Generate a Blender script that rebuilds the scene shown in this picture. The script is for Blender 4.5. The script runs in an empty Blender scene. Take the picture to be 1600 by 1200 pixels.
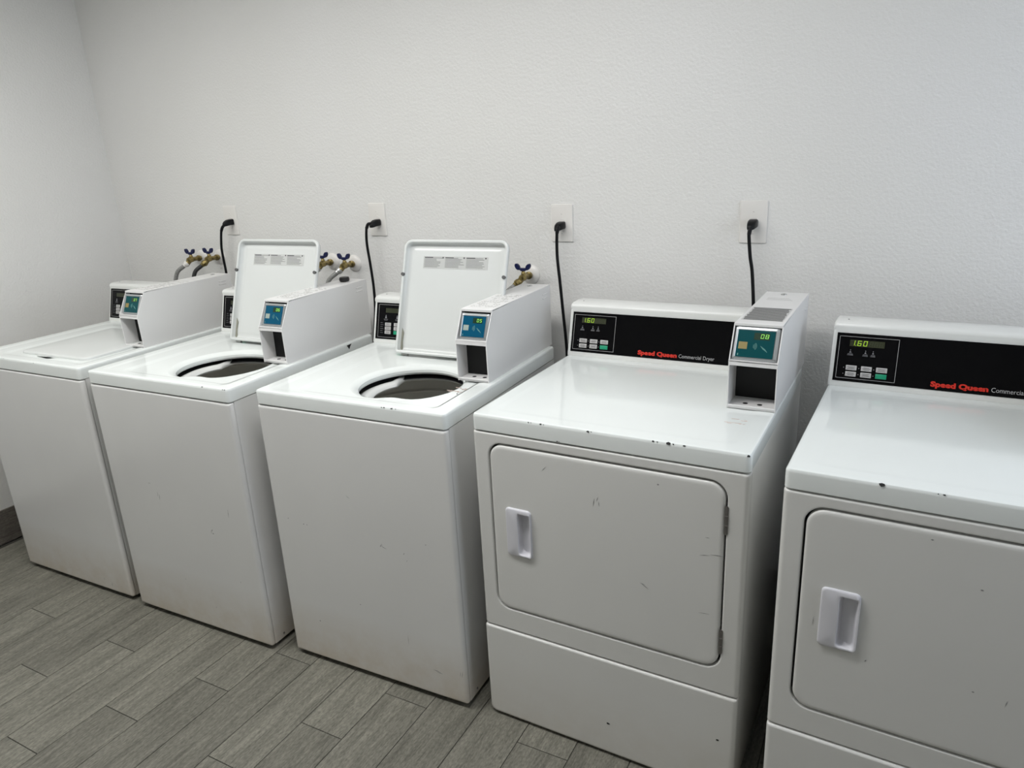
import bpy, bmesh, math, random
from mathutils import Vector, Matrix

scene = bpy.context.scene
COL = scene.collection
random.seed(7)

# ------------------------------------------------------------------ camera
def cam_matrix(pan, pitch, roll, loc):
    a, b, c = (math.radians(v) for v in (pan, pitch, roll))
    M = Matrix.Rotation(a, 3, 'Z') @ Matrix.Rotation(b, 3, 'X') @ Matrix.Rotation(c, 3, 'Y')
    x, y, z = M.col[0], M.col[1], M.col[2]
    R = Matrix((x, z, -y)).transposed().to_4x4()
    return Matrix.Translation(loc) @ R
cd = bpy.data.cameras.new('camera')
cd.sensor_width = 36.0
cd.lens = 36.0 * 1125.53 / 1600.0
cd.clip_start = 0.05
cam = bpy.data.objects.new('camera', cd)
COL.objects.link(cam)
cam.matrix_world = cam_matrix(28.7227, -17.7103, 2.9013, (2.5953, -2.2676, 1.531))
scene.camera = cam

# ------------------------------------------------------------------ world, light, exposure
world = bpy.data.worlds.new('world')
scene.world = world
world.use_nodes = True
world.node_tree.nodes['Background'].inputs[0].default_value = (0.80, 0.88, 1.0, 1)
world.node_tree.nodes['Background'].inputs[1].default_value = 5.0
scene.view_settings.view_transform = 'Standard'
scene.view_settings.look = 'None'
scene.view_settings.gamma = 1
scene.view_settings.use_curve_mapping = False
scene.view_settings.exposure = 0.0
LAMPS = [  # x, y, size x, size y, watts, colour
    (0.25, -1.45, 1.1, 0.25, 20, (1.0, 1.0, 0.965)),
    (1.60, -1.30, 1.1, 0.25, 18, (1.0, 0.99, 0.98)),
]
CEIL = 2.5
for (x, y, sx, sy, w, c) in LAMPS:
    l = bpy.data.lights.new('ceiling_lamp_light', 'AREA')
    l.shape = 'RECTANGLE'; l.size = sx; l.size_y = sy; l.energy = w; l.color = c
    o = bpy.data.objects.new('ceiling_lamp_light', l)
    o.location = (x, y, CEIL - 0.085)
    COL.objects.link(o)

WIN = (-1.45, -0.30, 0.95, 2.15)      # window in the right wall: y0, y1, z0, z1
pl = bpy.data.lights.new('window_portal', 'AREA'); pl.shape = 'RECTANGLE'
pl.size = WIN[3] - WIN[2]; pl.size_y = WIN[1] - WIN[0]; pl.cycles.is_portal = True
po = bpy.data.objects.new('window_portal', pl)
po.location = (3.99, (WIN[0] + WIN[1]) / 2, (WIN[2] + WIN[3]) / 2); po.rotation_euler = (0, math.radians(90), 0)
COL.objects.link(po)

# ------------------------------------------------------------------ materials
def new_mat(name):
    m = bpy.data.materials.new(name); m.use_nodes = True
    nt = m.node_tree
    return m, nt, nt.nodes['Principled BSDF']
def plain(name, col, rough=0.5, metal=0.0, spec=0.5, coat=0.0, emit=None, estr=0.0):
    m, nt, b = new_mat(name)
    b.inputs['Base Color'].default_value = (*col, 1)
    b.inputs['Roughness'].default_value = rough
    b.inputs['Metallic'].default_value = metal
    b.inputs['Specular IOR Level'].default_value = spec
    b.inputs['Coat Weight'].default_value = coat
    if emit:
        b.inputs['Emission Color'].default_value = (*emit, 1)
        b.inputs['Emission Strength'].default_value = estr
    return m
def N(nt, t, **kw):
    n = nt.nodes.new(t)
    for k, v in kw.items():
        if k in n.inputs: n.inputs[k].default_value = v
        else: setattr(n, k, v)
    return n
def ramp(nt, src, stops):
    r = nt.nodes.new('ShaderNodeValToRGB')
    e = r.color_ramp.elements
    while len(e) < len(stops): e.new(0.5)
    for el, (p, c) in zip(e, stops):
        el.position = p; el.color = c if len(c) == 4 else (*c, 1)
    nt.links.new(src, r.inputs[0])
    return r
def mix(nt, fac, a, b):
    m = nt.nodes.new('ShaderNodeMix'); m.data_type = 'RGBA'
    L = nt.links
    if isinstance(fac, (int, float)): m.inputs[0].default_value = fac
    else: L.new(fac, m.inputs[0])
    for i, v in ((6, a), (7, b)):
        if isinstance(v, tuple): m.inputs[i].default_value = (*v, 1)
        else: L.new(v, m.inputs[i])
    return m.outputs[2]

def enamel(name, col, stain=0.0, rough=0.2):
    m, nt, b = new_mat(name); L = nt.links
    tc = N(nt, 'ShaderNodeTexCoord')
    n = N(nt, 'ShaderNodeTexNoise', Scale=3.0, Detail=3.0)
    L.new(tc.outputs['Object'], n.inputs['Vector'])
    r = ramp(nt, n.outputs[0], [(0.35, tuple(c * 0.975 for c in col)), (0.65, col)])
    out = r.outputs[0]
    if stain > 0:
        s = N(nt, 'ShaderNodeSeparateXYZ'); L.new(tc.outputs['Object'], s.inputs[0])
        n2 = N(nt, 'ShaderNodeTexNoise', Scale=14.0, Detail=5.0, Roughness=0.65)
        L.new(tc.outputs['Object'], n2.inputs['Vector'])
        mp = N(nt, 'ShaderNodeMapRange'); mp.inputs[1].default_value = 0.0; mp.inputs[2].default_value = 0.22
        mp.inputs[3].default_value = 1.0; mp.inputs[4].default_value = 0.0
        L.new(s.outputs[2], mp.inputs[0])
        mu = N(nt, 'ShaderNodeMath', operation='MULTIPLY'); L.new(mp.outputs[0], mu.inputs[0]); L.new(n2.outputs[0], mu.inputs[1])
        mu2 = N(nt, 'ShaderNodeMath', operation='MULTIPLY'); L.new(mu.outputs[0], mu2.inputs[0]); mu2.inputs[1].default_value = stain
        mu2.use_clamp = True
        out = mix(nt, mu2.outputs[0], out, (0.48, 0.38, 0.24))
    L.new(out, b.inputs['Base Color'])
    nb = N(nt, 'ShaderNodeTexNoise', Scale=260.0, Detail=1.0)
    L.new(tc.outputs['Object'], nb.inputs['Vector'])
    bp = N(nt, 'ShaderNodeBump', Strength=0.06, Distance=0.001)
    L.new(nb.outputs[0], bp.inputs['Height']); L.new(bp.outputs[0], b.inputs['Normal'])
    b.inputs['Roughness'].default_value = rough
    b.inputs['Specular IOR Level'].default_value = 0.55
    return m
WHITE = (0.74, 0.75, 0.74)
M_top = enamel('white_enamel_top', (0.79, 0.825, 0.812), rough=0.06)
M_body = enamel('white_enamel_body', (0.72, 0.72, 0.71), stain=0.9, rough=0.2)
M_dbody = enamel('white_enamel_dryer', (0.71, 0.71, 0.69), stain=0.35, rough=0.26)
M_house = enamel('white_powder_coat', (0.74, 0.735, 0.73), rough=0.33)
M_console = enamel('white_console_plastic', (0.76, 0.77, 0.75), rough=0.28)
M_lid = enamel('white_lid_enamel', (0.66, 0.68, 0.67), rough=0.22)
M_fascia = plain('black_gloss_fascia', (0.003, 0.003, 0.0035), 0.12, spec=0.12)
M_gap = plain('dark_gap', (0.02, 0.02, 0.02), 0.8)
M_grey = plain('grey_line_print', (0.33, 0.33, 0.33), 0.5)
M_dimprint = plain('dim_grey_print', (0.19, 0.19, 0.20), 0.5)
M_button = plain('grey_button', (0.52, 0.51, 0.50), 0.4)
M_ink = plain('dark_ink', (0.05, 0.05, 0.055), 0.6)
M_green = plain('green_button', (0.01, 0.30, 0.16), 0.4)
M_red = plain('red_print', (0.62, 0.025, 0.012), 0.45)
M_lightprint = plain('light_grey_print', (0.42, 0.42, 0.43), 0.45)
M_led = plain('led_segment', (0.3, 0.5, 0.02), 0.5, emit=(0.45, 0.75, 0.05), estr=0.5)
M_ledg = plain('green_led_segment', (0.3, 0.7, 0.1), 0.5, emit=(0.38, 1.0, 0.18), estr=0.65)
M_leddim = plain('unlit_led_window', (0.025, 0.03, 0.012), 0.3)
M_ledwin = plain('reader_led_window', (0.004, 0.03, 0.012), 0.25)
M_blue = plain('blue_reader_overlay', (0.002, 0.075, 0.145), 0.25, spec=0.15)
M_teal = plain('teal_reader_overlay', (0.001, 0.060, 0.068), 0.25, spec=0.15)
M_bezel = plain('grey_metal_bezel', (0.42, 0.44, 0.45), 0.28, metal=0.7)
M_tan = plain('tan_patch', (0.26, 0.20, 0.06), 0.5)
M_patch = plain('pale_patch', (0.30, 0.36, 0.32), 0.5)
M_wave = plain('pale_teal_print', (0.10, 0.27, 0.24), 0.5)
M_void = plain('black_void', (0.003, 0.003, 0.003), 0.7)
M_steel = plain('brushed_steel', (0.55, 0.55, 0.54), 0.35, metal=0.9)
M_hinge = plain('dull_hinge_steel', (0.22, 0.21, 0.20), 0.45, metal=0.7)
M_rubber = plain('black_rubber', (0.012, 0.012, 0.013), 0.45)
M_cord = plain('black_cord_vinyl', (0.004, 0.004, 0.005), 0.4, spec=0.2)
M_plate = plain('white_outlet_plastic', (0.74, 0.72, 0.69), 0.3)
M_handle = plain('white_handle_plastic', (0.66, 0.66, 0.705), 0.3)
M_bluev = plain('dark_blue_valve_wheel', (0.005, 0.009, 0.055), 0.45, spec=0.3)
M_tub = plain('tub_porcelain', (0.66, 0.65, 0.61), 0.3)
M_ring = plain('splash_ring_plastic', (0.62, 0.63, 0.62), 0.35)
M_bumper = plain('grey_rubber_bumper', (0.09, 0.09, 0.09), 0.5)
M_hosegrey = None

def braided(name, c0, c1):
    m, nt, b = new_mat(name); L = nt.links
    tc = N(nt, 'ShaderNodeTexCoord')
    w = N(nt, 'ShaderNodeTexVoronoi', Scale=420.0)
    L.new(tc.outputs['Object'], w.inputs['Vector'])
    r = ramp(nt, w.outputs[0], [(0.2, c0), (0.6, c1)])
    L.new(r.outputs[0], b.inputs['Base Color'])
    b.inputs['Roughness'].default_value = 0.5
    return m
M_hosegrey = braided('grey_braided_hose', (0.10, 0.10, 0.095), (0.26, 0.26, 0.25))
M_hoseblack = braided('black_rubber_hose', (0.012, 0.012, 0.012), (0.03, 0.03, 0.03))

def brass_mat():
    m, nt, b = new_mat('aged_brass'); L = nt.links
    tc = N(nt, 'ShaderNodeTexCoord')
    n = N(nt, 'ShaderNodeTexNoise', Scale=60.0, Detail=3.0)
    L.new(tc.outputs['Object'], n.inputs['Vector'])
    r = ramp(nt, n.outputs[0], [(0.35, (0.10, 0.075, 0.025)), (0.65, (0.36, 0.28, 0.11))])
    L.new(r.outputs[0], b.inputs['Base Color'])
    b.inputs['Metallic'].default_value = 0.75; b.inputs['Roughness'].default_value = 0.38
    return m
M_brass = brass_mat()

def wall_mat():
    m, nt, b = new_mat('textured_wall_paint'); L = nt.links
    tc = N(nt, 'ShaderNodeTexCoord')
    n0 = N(nt, 'ShaderNodeTexNoise', Scale=1.1, Detail=2.0)
    L.new(tc.outputs['Object'], n0.inputs['Vector'])
    r = ramp(nt, n0.outputs[0], [(0.35, (0.725, 0.72, 0.70)), (0.65, (0.745, 0.74, 0.73))])
    L.new(r.outputs[0], b.inputs['Base Color'])
    n1 = N(nt, 'ShaderNodeTexNoise', Scale=115.0, Detail=3.0, Roughness=0.6)
    n2 = N(nt, 'ShaderNodeTexNoise', Scale=34.0, Detail=2.0, Distortion=0.6)
    n3 = N(nt, 'ShaderNodeTexNoise', Scale=3.0, Detail=1.0)
    for n in (n1, n2, n3): L.new(tc.outputs['Object'], n.inputs['Vector'])
    b1 = N(nt, 'ShaderNodeBump', Strength=0.75, Distance=0.003)
    b2 = N(nt, 'ShaderNodeBump', Strength=0.14, Distance=0.004)
    b3 = N(nt, 'ShaderNodeBump', Strength=0.06, Distance=0.02)
    L.new(n1.outputs[0], b1.inputs['Height']); L.new(n2.outputs[0], b2.inputs['Height']); L.new(n3.outputs[0], b3.inputs['Height'])
    L.new(b3.outputs[0], b2.inputs['Normal']); L.new(b2.outputs[0], b1.inputs['Normal']); L.new(b1.outputs[0], b.inputs['Normal'])
    b.inputs['Roughness'].default_value = 0.42
    b.inputs['Specular IOR Level'].default_value = 0.45
    return m
M_wall = wall_mat()
M_ceil = plain('ceiling_paint', (0.78, 0.78, 0.76), 0.8)
M_grout = plain('dark_grout', (0.045, 0.042, 0.036), 0.85)
M_caulk = plain('grout_caulk', (0.23, 0.22, 0.20), 0.8)

def wood_tile(name, dark, light, axis='Y'):
    m, nt, b = new_mat(name); L = nt.links
    tc = N(nt, 'ShaderNodeTexCoord'); oi = N(nt, 'ShaderNodeObjectInfo')
    geo = N(nt, 'ShaderNodeNewGeometry')
    cmb = N(nt, 'ShaderNodeCombineXYZ')
    for i, k in ((0, 37.0), (1, 91.0), (2, 13.0)):
        mm = N(nt, 'ShaderNodeMath', operation='MULTIPLY'); mm.inputs[1].default_value = k
        L.new(oi.outputs['Random'], mm.inputs[0]); L.new(mm.outputs[0], cmb.inputs[i])
    add = N(nt, 'ShaderNodeVectorMath', operation='ADD')
    L.new(geo.outputs['Position'], add.inputs[0]); L.new(cmb.outputs[0], add.inputs[1])
    def grain(sx, sy, det, dist):
        mp = N(nt, 'ShaderNodeMapping'); mp.inputs['Scale'].default_value = (sx, sy, sx) if axis == 'Y' else (sx, sy, sx)
        L.new(add.outputs[0], mp.inputs[0])
        n = N(nt, 'ShaderNodeTexNoise', Scale=1.0, Detail=det, Roughness=0.62, Distortion=dist)
        L.new(mp.outputs[0], n.inputs['Vector'])
        return n.outputs[0]
    g1 = grain(75.0, 5.0, 5.0, 1.2)
    g2 = grain(15.0, 1.6, 3.0, 1.6)
    g3 = grain(230.0, 80.0, 2.0, 0.2)
    mid = tuple((a + c) / 2 for a, c in zip(dark, light))
    r1 = ramp(nt, g1, [(0.36, tuple(v * .8 for v in dark)), (0.50, mid), (0.66, light)])
    r2 = ramp(nt, g2, [(0.34, tuple(v * 0.70 for v in mid)), (0.50, mid), (0.62, tuple(v * 1.15 for v in mid)), (0.72, tuple(v * 1.55 for v in mid))])
    o = mix(nt, 0.5, r1.outputs[0], r2.outputs[0])
    r3 = ramp(nt, g3, [(0.3, (0.70, 0.70, 0.70)), (0.7, (1.22, 1.22, 1.22))])
    mm = nt.nodes.new('ShaderNodeMix'); mm.data_type = 'RGBA'; mm.blend_type = 'MULTIPLY'; mm.inputs[0].default_value = 1.0
    L.new(o, mm.inputs[6]); L.new(r3.outputs[0], mm.inputs[7])
    hv = N(nt, 'ShaderNodeHueSaturation')
    mr = N(nt, 'ShaderNodeMapRange'); mr.inputs[3].default_value = 0.80; mr.inputs[4].default_value = 1.02
    L.new(oi.outputs['Random'], mr.inputs[0]); L.new(mr.outputs[0], hv.inputs['Value'])
    L.new(mm.outputs[2], hv.inputs['Color'])
    L.new(hv.outputs[0], b.inputs['Base Color'])
    bp = N(nt, 'ShaderNodeBump', Strength=0.35, Distance=0.0012)
    L.new(g1, bp.inputs['Height']); L.new(bp.outputs[0], b.inputs['Normal'])
    b.inputs['Roughness'].default_value = 0.5
    b.inputs['Specular IOR Level'].default_value = 0.35
    return m
M_plank = wood_tile('grey_wood_look_tile', (0.134, 0.129, 0.105), (0.280, 0.271, 0.228))
M_basetile = wood_tile('dark_wood_look_baseboard', (0.10, 0.085, 0.075), (0.19, 0.175, 0.155))

# ------------------------------------------------------------------ mesh helpers
def obj(name, bm, mat, parent=None, loc=None, smooth=None, label=None, kind=None):
    bmesh.ops.remove_doubles(bm, verts=bm.verts, dist=1e-6)
    bmesh.ops.recalc_face_normals(bm, faces=bm.faces)
    me = bpy.data.meshes.new(name)
    bm.to_mesh(me); bm.free()
    mats = mat if isinstance(mat, (list, tuple)) else [mat]
    for m in mats: me.materials.append(m)
    if smooth is not None:
        me.polygons.foreach_set('use_smooth', [True] * len(me.polygons))
        me.set_sharp_from_angle(angle=math.radians(smooth))
    o = bpy.data.objects.new(name, me)
    COL.objects.link(o)
    if parent: o.parent = parent
    if loc: o.location = loc
    if label: o['label'] = label
    if kind: o['kind'] = kind
    return o
def BM(): return bmesh.new()
def box(bm, x0, x1, y0, y1, z0, z1, bev=0.0, seg=2, mat=0, M=None):
    t = bmesh.new()
    bmesh.ops.create_cube(t, size=1.0)
    for v in t.verts:
        v.co = Vector((x0 + (v.co.x + .5) * (x1 - x0), y0 + (v.co.y + .5) * (y1 - y0), z0 + (v.co.z + .5) * (z1 - z0)))
    if bev > 0:
        bmesh.ops.bevel(t, geom=t.edges[:], offset=bev, segments=seg, profile=0.5, affect='EDGES')
    if M: t.transform(M)
    join(bm, t, mat)
def join(bm, t, mat=0):
    vm = {}
    for v in t.verts: vm[v] = bm.verts.new(v.co)
    for f in t.faces:
        try:
            nf = bm.faces.new([vm[v] for v in f.verts]); nf.material_index = mat or f.material_index
            nf.smooth = f.smooth
        except ValueError: pass
    t.free()
def cyl(bm, p0, p1, r0, r1=None, n=20, mat=0, caps=True):
    r1 = r0 if r1 is None else r1
    p0, p1 = Vector(p0), Vector(p1); d = (p1 - p0).normalized()
    up = Vector((0, 0, 1)) if abs(d.z) < 0.9 else Vector((1, 0, 0))
    a = d.cross(up).normalized(); b = d.cross(a)
    A = [bm.verts.new(p0 + (a * math.cos(2 * math.pi * k / n) + b * math.sin(2 * math.pi * k / n)) * r0) for k in range(n)]
    B = [bm.verts.new(p1 + (a * math.cos(2 * math.pi * k / n) + b * math.sin(2 * math.pi * k / n)) * r1) for k in range(n)]
    for k in range(n):
        f = bm.faces.new((A[k], A[(k + 1) % n], B[(k + 1) % n], B[k])); f.material_index = mat
    if caps:
        bm.faces.new(A[::-1]).material_index = mat; bm.faces.new(B).material_index = mat
def lathe(bm, p, axis, prof, n=28, mat=0):
    """prof: list of (distance along axis, radius)"""
    p = Vector(p); d = Vector(axis).normalized()
    up = Vector((0, 0, 1)) if abs(d.z) < 0.9 else Vector((1, 0, 0))
    a = d.cross(up).normalized(); b = d.cross(a)
    prev = None
    for (h, r) in prof:
        ring = [bm.verts.new(p + d * h + (a * math.cos(2 * math.pi * k / n) + b * math.sin(2 * math.pi * k / n)) * max(r, 1e-5)) for k in range(n)]
        if prev:
            for k in range(n):
                bm.faces.new((prev[k], prev[(k + 1) % n], ring[(k + 1) % n], ring[k])).material_index = mat
        prev = ring
def catmull(pts, n=8):
    P = [Vector(p) for p in pts]
    P = [P[0] * 2 - P[1]] + P + [P[-1] * 2 - P[-2]]
    out = []
    for i in range(1, len(P) - 2):
        for k in range(n):
            t = k / n
            a, b, c, d = P[i - 1:i + 3]
            out.append(0.5 * ((2 * b) + (c - a) * t + (2 * a - 5 * b + 4 * c - d) * t * t + (3 * b - a - 3 * c + d) * t ** 3))
    out.append(P[-2])
    return out
def tube(bm, pts, r, n=12, sub=8, mat=0):
    P = catmull(pts, sub)
    prev = None; up = Vector((1, 0, 0.01)).normalized()
    for i, p in enumerate(P):
        d = (P[min(i + 1, len(P) - 1)] - P[max(i - 1, 0)]).normalized()
        a = (up - d * up.dot(d)).normalized(); up = a; b = d.cross(a)
        ring = [bm.verts.new(p + (a * math.cos(2 * math.pi * k / n) + b * math.sin(2 * math.pi * k / n)) * r) for k in range(n)]
        if prev:
            for k in range(n): bm.faces.new((prev[k], prev[(k + 1) % n], ring[(k + 1) % n], ring[k])).material_index = mat
        else: bm.faces.new(ring[::-1]).material_index = mat
        prev = ring
    bm.faces.new(prev).material_index = mat
def rrect(x0, x1, y0, y1, r, n=6):
    if not isinstance(r, (list, tuple)): r = [r] * 4     # corners: (x1,y1) (x0,y1) (x0,y0) (x1,y0)
    out = []
    for (cx, cy, sx, sy, a0, rr) in ((x1, y1, -1, -1, 0, r[0]), (x0, y1, 1, -1, 90, r[1]), (x0, y0, 1, 1, 180, r[2]), (x1, y0, -1, 1, 270, r[3])):
        for k in range(n + 1):
            a = math.radians(a0 + 90 * k / n)
            out.append((cx + sx * rr + rr * math.cos(a), cy + sy * rr + rr * math.sin(a)))
    return out
def polar(poly, c, angs):
    out = []; m = len(poly)
    for a in angs:
        dx, dy = math.cos(a), math.sin(a); best = None
        for i in range(m):
            x0, y0 = poly[i]; x1, y1 = poly[(i + 1) % m]
            ex, ey = x1 - x0, y1 - y0
            den = dx * ey - dy * ex
            if abs(den) < 1e-12: continue
            t = ((x0 - c[0]) * ey - (y0 - c[1]) * ex) / den
            s = ((x0 - c[0]) * dy - (y0 - c[1]) * dx) / den
            if t > 0 and -1e-6 <= s <= 1 + 1e-6 and (best is None or t > best): best = t
        out.append((c[0] + dx * best, c[1] + dy * best))
    return out
def angles(c, polys, n=96):
    s = set(round(2 * math.pi * k / n, 5) for k in range(n))
    for p in polys:
        for (x, y) in p: s.add(round(math.atan2(y - c[1], x - c[0]) % (2 * math.pi), 5))
    s = sorted(s); out = [s[0]]
    for a in s[1:]:
        if a - out[-1] > 0.0015: out.append(a)
    return out
def loft(bm, loops, cap0=False, cap1=False, mat=0):
    R = [[bm.verts.new(p) for p in lp] for lp in loops]
    for A, B in zip(R, R[1:]):
        n = len(A)
        for k in range(n):
            try: bm.faces.new((A[k], A[(k + 1) % n], B[(k + 1) % n], B[k])).material_index = mat
            except ValueError: pass
    if cap0: bm.faces.new(R[0][::-1]).material_index = mat
    if cap1: bm.faces.new(R[-1]).material_index = mat
def frame(o, u, v):
    u = Vector(u).normalized(); v = Vector(v).normalized(); w = u.cross(v)
    return Matrix.Translation(o) @ Matrix((u, v, w)).transposed().to_4x4()
def prism(bm, poly, w0, w1, M, mat=0):
    A = [bm.verts.new(M @ Vector((x, y, w0))) for x, y in poly]
    B = [bm.verts.new(M @ Vector((x, y, w1))) for x, y in poly]
    n = len(poly)
    for k in range(n): bm.faces.new((A[k], A[(k + 1) % n], B[(k + 1) % n], B[k])).material_index = mat
    bm.faces.new(A[::-1]).material_index = mat; bm.faces.new(B).material_index = mat
def text_bm(s, u0, u1, v0, cap, M, w=0.0012, bold=0.0, depth=0.0003):
    c = bpy.data.curves.new('lettering', 'FONT'); c.body = s; c.size = 1.0; c.offset = bold; c.resolution_u = 3
    o = bpy.data.objects.new('lettering', c)
    me = bpy.data.meshes.new_from_object(o)
    bm = bmesh.new(); bm.from_mesh(me)
    bpy.data.objects.remove(o); bpy.data.curves.remove(c); bpy.data.meshes.remove(me)
    xs = [v.co.x for v in bm.verts]; x0, x1 = min(xs), max(xs)
    ch = 0.72 + bold * 2
    for v in bm.verts:
        v.co = M @ Vector((u0 + (v.co.x - x0) / (x1 - x0) * (u1 - u0), v0 + v.co.y / ch * cap, w))
    return bm
SEG = {'0': 'abcdef', '1': 'bc', '2': 'abged', '3': 'abgcd', '4': 'fgbc', '5': 'afgcd', '6': 'afgedc', '7': 'abc', '8': 'abcdefg', '9': 'abcdfg'}
def digit(bm, ch, u, v, w, h, M, z, t):
    sl = 0.12 * h
    def q(a, b, c, d):
        pts = [(u + x + sl * (y / h), v + y) for x, y in (a, b, c, d)]
        prism(bm, pts, z, z + 0.0003, M)
    m = h / 2; g = t * 0.2
    D = {'a': ((0, h - t), (w, h - t), (w, h), (0, h)), 'd': ((0, 0), (w, 0), (w, t), (0, t)), 'g': ((0, m - t / 2), (w, m - t / 2), (w, m + t / 2), (0, m + t / 2)),
         'f': ((0, m + g), (t, m + g), (t, h - g), (0, h - g)), 'b': ((w - t, m + g), (w, m + g), (w, h - g), (w - t, h - g)),
         'e': ((0, g), (t, g), (t, m - g), (0, m - g)), 'c': ((w - t, g), (w, g), (w, m - g), (w - t, m - g))}
    for s in SEG[ch]: q(*D[s])

def empty(name, loc, rot, label, cat, group=None):
    o = bpy.data.objects.new(name, None); COL.objects.link(o)
    o.empty_display_size = 0.1
    o.location = loc; o.rotation_euler = (0, 0, rot)
    o['label'] = label; o['category'] = cat
    if group: o['group'] = group
    return o
def struct(o): o['kind'] = 'structure'; return o

# ------------------------------------------------------------------ room
XL, XR, YF, YB = -0.7724, 3.9, -3.9, 0.0
bm = BM(); box(bm, XL - .1, XR + .1, YF - .1, YB + .1, -0.10, -0.0025); floor = struct(obj('floor', bm, M_grout))
bm = BM(); box(bm, XL - .1, XR + .1, YB, YB + .1, -0.0025, CEIL); struct(obj('wall_back', bm, M_wall))
bm = BM(); box(bm, XL - .1, XL, YF - .1, YB, -0.0025, CEIL); struct(obj('wall_left', bm, M_wall))
bm = BM()
box(bm, XR, XR + .1, YF - .1, WIN[0], -0.0025, CEIL); box(bm, XR, XR + .1, WIN[1], YB, -0.0025, CEIL)
box(bm, XR, XR + .1, WIN[0], WIN[1], -0.0025, WIN[2]); box(bm, XR, XR + .1, WIN[0], WIN[1], WIN[3], CEIL)
struct(obj('wall_right', bm, M_wall))
bm = BM(); t_ = .04
for q in ((WIN[0], WIN[0] + t_, WIN[2], WIN[3]), (WIN[1] - t_, WIN[1], WIN[2], WIN[3]), (WIN[0], WIN[1], WIN[2], WIN[2] + t_), (WIN[0], WIN[1], WIN[3] - t_, WIN[3]), ((WIN[0] + WIN[1]) / 2 - .02, (WIN[0] + WIN[1]) / 2 + .02, WIN[2], WIN[3])):
    box(bm, XR + .03, XR + .07, *q)
win = struct(obj('window_1', bm, M_plate))
gm = bpy.data.materials.new('window_glass'); gm.use_nodes = True
gn = gm.node_tree; gn.nodes.clear()
go, gt, gg, gx = (gn.nodes.new(k_) for k_ in ('ShaderNodeOutputMaterial', 'ShaderNodeBsdfTransparent', 'ShaderNodeBsdfGlossy', 'ShaderNodeMixShader'))
gg.inputs['Roughness'].default_value = .02; gx.inputs[0].default_value = .06
gn.links.new(gt.outputs[0], gx.inputs[1]); gn.links.new(gg.outputs[0], gx.inputs[2]); gn.links.new(gx.outputs[0], go.inputs[0])
bm = BM(); box(bm, XR + .048, XR + .052, WIN[0], WIN[1], WIN[2], WIN[3]); obj('pane', bm, gm, win)
bm = BM(); box(bm, XL, XR, YF - .1, YF, -0.0025, CEIL); struct(obj('wall_front', bm, M_wall))
bm = BM(); box(bm, XL - .1, XR + .1, YF - .1, YB + .1, CEIL, CEIL + .1); struct(obj('ceiling', bm, M_ceil))

# floor planks, each its own tile
PW, PL = 0.1497, 0.606
phase = {0: -0.9, 1: -1.302, 2: -1.099}     # joint position by column
meshes = {}
k = -8
while True:
    x0 = 0.458 + PW * k; x1 = x0 + PW
    k += 1
    if x1 <= XL + .01: continue
    if x0 >= XR - .01: break
    ph = phase[(k - 1) % 3]
    j = ph - PL * math.floor((ph - YF) / PL) - PL
    while j < YB - 0.01:
        a, b = max(j, YF) + .0011, min(j + PL, YB) - .0011
        c, d = max(x0, XL) + .0010, min(x1, XR) - .0010
        key = (round(d - c, 3), round(b - a, 3))
        if b - a > .02 and d - c > .01:
            if key not in meshes:
                bm = BM()
                t = bmesh.new(); bmesh.ops.create_cube(t, size=1.0)
                for v in t.verts: v.co = Vector((v.co.x * (d - c), v.co.y * (b - a), v.co.z * .008 - .004))
                bmesh.ops.bevel(t, geom=[e for e in t.edges if all(v.co.z > -.001 for v in e.verts)], offset=.0006, segments=1, affect='EDGES')
                join(bm, t)
                o = obj('plank', bm, M_plank, floor, ((c + d) / 2, (a + b) / 2, 0)); meshes[key] = o
            else:
                o = meshes[key].copy(); COL.objects.link(o); o.parent = floor; o.location = ((c + d) / 2, (a + b) / 2, 0)
        j += PL

# baseboards of the same tile
def baseboard(name, p0, p1, nrm):
    p0, p1, nrm = Vector(p0), Vector(p1), Vector(nrm)
    d = (p1 - p0); Lg = d.length; d.normalize()
    bm = BM()
    M = Matrix((d, nrm, Vector((0, 0, 1)))).transposed().to_4x4(); M.translation = p0
    box(bm, 0, Lg, 0, .004, 0, .152, M=M)
    # light grout joint against the floor
    b = struct(obj(name, bm, M_caulk))
    s = 0.0
    while s < Lg - .01:
        e = min(s + PL, Lg)
        bm = BM(); box(bm, s + .0008, e - .0008, .003, .011, .004, .153, bev=.0008, seg=1, M=M)
        obj('tile', bm, M_basetile, b); s = e
baseboard('baseboard_left', (XL, YB - .012, 0), (XL, YF, 0), (1, 0, 0))
baseboard('baseboard_back', (XL + .012, YB, 0), (XR - .012, YB, 0), (0, -1, 0))

# ceiling lamps (above the frame)
for n, (x, y, sx, sy, w, c) in enumerate(LAMPS):
    t = empty('ceiling_light', (x, y, CEIL), 0, ('white box ceiling lamp above the washers' if n == 0 else 'white box ceiling lamp above the dryers'), 'ceiling light', 'ceiling lamps')
    bm = BM(); box(bm, -sx / 2 - .02, sx / 2 + .02, -sy / 2 - .02, sy / 2 + .02, -.06, 0, bev=.004); obj('housing', bm, M_plate, t)
    bm = BM(); box(bm, -sx / 2, sx / 2, -sy / 2, sy / 2, -.078, -.058, bev=.006)
    obj('diffuser', bm, plain('lamp_diffuser', (.8, .8, .8), .5, emit=c, estr=3.0), t)

# ------------------------------------------------------------------ machine pieces (machine-local: x right, y back from front, z up)
HW, HD = 0.9125, 0.9165
SW, SD = 0.0426, 0.0428
CON_V = Vector((0, .040, .145)).normalized()

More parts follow.
